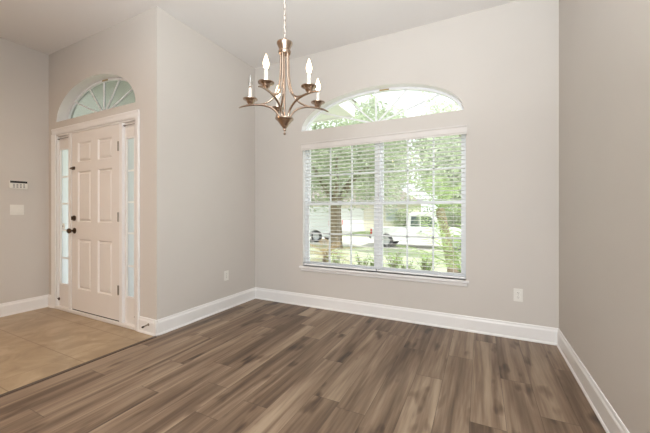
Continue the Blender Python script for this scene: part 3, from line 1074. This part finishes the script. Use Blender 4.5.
def tree(loc, label, trunk_r, fork, crown, rad, m, n, size, clumps=12, lean=(0, 0)):
    t = thing('shade_tree', loc, 0, label, 'tree', 'trees outside the window')
    tr = MB()
    lx, ly = lean
    tr.tube(spline([(0, 0, -0.05), (0.02+lx*0.3, ly*0.3, fork*0.4), (lx, ly, fork)], 5), [trunk_r*1.35]+[trunk_r*(1.1-0.03*i) for i in range(10)], 14)
    cz = crown
    for k in range(6):
        a = k*1.05+random.uniform(-0.2, 0.2)
        e = (lx+math.cos(a)*rad[0]*0.6, ly+math.sin(a)*rad[1]*0.6, cz+random.uniform(-0.2, 0.4)*rad[2])
        tr.tube(spline([(lx, ly, fork-0.15), ((lx+e[0])/2, (ly+e[1])/2, (fork+e[2])/2+0.25), e], 4), [trunk_r*(0.55-0.055*i) for i in range(9)], 8)
    tr.build('trunk', M['bark'], t, True)
    b = MB()
    per = n//clumps
    for k in range(clumps):
        a = random.uniform(0, 2*PI)
        rr_ = random.uniform(0.15, 0.75)
        zz = random.uniform(-0.7, 0.7)
        leaves(b, (lx+math.cos(a)*rr_*rad[0], ly+math.sin(a)*rr_*rad[1], cz+zz*rad[2]), (rad[0]*0.42, rad[1]*0.42, rad[2]*0.38), per, size)
    b.build('foliage', m, t)
    return t
tree((-6.45, 14.1, -0.64), 'broad green oak with a thick trunk on the front lawn', 0.31, 2.3, 4.6, (4.0, 3.0, 2.9), M['leaf'], 9000, 0.13, 26)
tree((-6.9, 22.9, -0.62), 'light green tree beyond the street in front of the stucco house', 0.2, 3.0, 6.3, (2.5, 2.5, 4.4), M['leaf2'], 6500, 0.19, 24)
tree((-1.2, 26.4, -0.62), 'bushy light green tree beyond the street behind the pickup', 0.2, 2.0, 4.4, (2.7, 2.6, 4.4), M['leaf2'], 6500, 0.19, 24)
tree((-19.5, 41.0, -0.62), 'tall pale tree rising far behind the stucco house roof', 0.3, 3.5, 8.6, (4.6, 3.4, 5.6), M['leaf2'], 6000, 0.26, 26)
tree((-12.0, 42.0, -0.62), 'tall pale tree far behind the mullion of the wide window', 0.3, 3.5, 9.2, (3.9, 3.4, 6.0), M['leaf3'], 7500, 0.26, 28)
tree((-4.2, 41.0, -0.62), 'tall pale tree far behind the bushy tree and the pickup', 0.3, 3.5, 9.2, (3.9, 3.4, 6.0), M['leaf3'], 7500, 0.26, 28)
tree((0.1, 12.2, -0.53), 'slender pale tree on the lawn at the right edge of the arched window', 0.09, 2.6, 4.3, (2.0, 1.8, 2.3), M['leaf3'], 3600, 0.10, 18)

# hedge over the street
t = thing('hedge', (-2.9, 21.9, -0.62), 0, 'long green hedge across the street right behind the pickup cab', 'hedge')
b = MB()
for k in range(15):
    leaves(b, (-2.3+k*0.33, random.uniform(-0.1, 0.1), 0.95+random.uniform(-0.12, 0.12)), (0.45, 0.35, 1.05), 420, 0.10)
b.build('foliage', M['leaf'], t)
b = MB()
for k in range(12):
    b.tube([(-2.2+k*0.4, 0, -0.05), (-2.15+k*0.4, 0.05, 0.9), (-2.25+k*0.4, 0.0, 1.6)], [0.035, 0.025, 0.01], 6)
b.build('stems', M['bark'], t)

# palms
def frond(b, base, az, elev, length, droop, wid, nl=16, lw=0.012, flip=1.0):
    d = Vector((math.cos(az), math.sin(az), 0))
    sd = Vector((-math.sin(az), math.cos(az), 0))
    pts = []
    for k in range(nl+1):
        u = k/nl
        pts.append(Vector(base)+d*(length*u*math.cos(elev))+Vector((0, 0, length*(u*math.sin(elev)-droop*u*u))))
    b.tube(pts, [0.010*(1-0.8*k/nl) for k in range(nl+1)], 5)
    for k in range(2, nl+1):
        u = k/nl
        tg = (pts[k]-pts[k-1]).normalized()
        L = wid*math.sin(PI*min(1, 0.12+u*0.88))**0.7+0.03
        for s in (-1, 1):
            out = (sd*s*0.85+tg*0.55+Vector((0, 0, -0.15))).normalized()
            p = pts[k]
            w2 = tg*lw
            tip = p+out*L+Vector((0, 0, -0.25*L*L))
            mid = p+out*L*0.5+Vector((0, 0, 0.012))
            b.quad(p-w2*0.5, mid-w2, tip, mid+w2)

def palm(loc, lean, hgt, r, label, nf, length, m, bark, elev_rng, droop, wid, cat='palm', group='palms outside the window'):
    t = thing('palm', loc, 0, label, cat, group)
    tr = MB()
    pts = spline([(0, 0, -0.05), (lean[0]*0.45, lean[1]*0.45, hgt*0.45), (lean[0], lean[1], hgt)], 10)
    tr.tube(pts, [r*(1.0+0.10*(i % 2))*(1.15-0.2*i/len(pts)) for i in range(len(pts))], 14)
    tr.build('trunk', bark, t)
    top = (lean[0], lean[1], hgt)
    for i in range(nf):
        az = i*2.399+random.uniform(-0.2, 0.2)
        el = elev_rng[0]+(elev_rng[1]-elev_rng[0])*(i/(nf-1))
        fb = MB()
        frond(fb, top, az, el, length*random.uniform(0.85, 1.1), droop, wid)
        fb.build('frond', m, t)
    return t
palm((-0.50, 7.4, -0.32), (-0.35, 0.35, 1.55), 1.55, 0.10, 'leaning palm with a rough trunk near the right edge of the window', 16, 1.5, M['frond'], M['palmbark'], (-0.1, 1.3), 0.42, 0.34)
palm((-0.28, 5.6, -0.20), (0.0, 0.0, 0.35), 0.35, 0.09, 'low green palm with upright fronds at the right window edge', 14, 1.55, M['frond'], M['palmbark'], (0.35, 1.35), 0.30, 0.30)
palm((-4.15, 8.4, -0.36), (0, 0, 0.18), 0.18, 0.10, 'low palm with dry tan fronds in front of the thick tree trunk', 15, 1.0, M['dry'], M['palmbark'], (0.15, 1.0), 0.35, 0.22)

# leafy bedding plants under the window
def make_shrub():
    t = thing('shrub', (0, 0, 0))
    st = MB()
    lf = MB()
    for k in range(14):
        a = random.uniform(0, 2*PI)
        rr_ = random.uniform(0.06, 0.26)
        h = random.uniform(0.25, 0.52)
        tip = Vector((math.cos(a)*rr_, math.sin(a)*rr_, h))
        st.tube([(0, 0, -0.03), tip*0.6+Vector((0, 0, 0.03)), tip], [0.006, 0.005, 0.003], 5)
        for q in range(9):
            u = 0.35+0.65*q/8
            p = tip*u
            aa = random.uniform(0, 2*PI)
            d = Vector((math.cos(aa), math.sin(aa), random.uniform(0.0, 0.6))).normalized()
            s = d.cross(Vector((0, 0, 1))).normalized()
            L = random.uniform(0.07, 0.12)
            lf.quad(p, p+d*L*0.5+s*L*0.22, p+d*L, p+d*L*0.5-s*L*0.22)
    st.build('stems', M['bark'], t)
    lf.build('leaves', M['shrub'], t)
    return t
sh0 = make_shrub()
spots = [(-2.35, 6.6), (-1.95, 6.1), (-1.62, 6.7), (-1.30, 6.2), (-0.98, 6.75), (-2.85, 6.3), (-1.80, 7.2), (-1.15, 7.3)]
spots.sort(key=lambda p: (0.895*p[0]+0.446*p[1])/(0.895*p[1]-0.446*p[0]))
order = ['leftmost', 'second from the left', 'third from the left', 'fourth from the left', 'fourth from the right', 'third from the right', 'second from the right', 'rightmost']
for i, (x, y) in enumerate(spots):
    o = sh0 if i == 0 else copy_tree(sh0)
    o.location = (x, y, ground_z(y)+0.012)
    o.rotation_euler = (0, 0, i*1.7)
    s = random.uniform(0.95, 1.1)
    o.scale = (s, s, s)
    tag(o, 'low leafy green shrub outside under the window, '+order[i]+' of the eight', 'shrub', 'shrubs in the bed under the window')
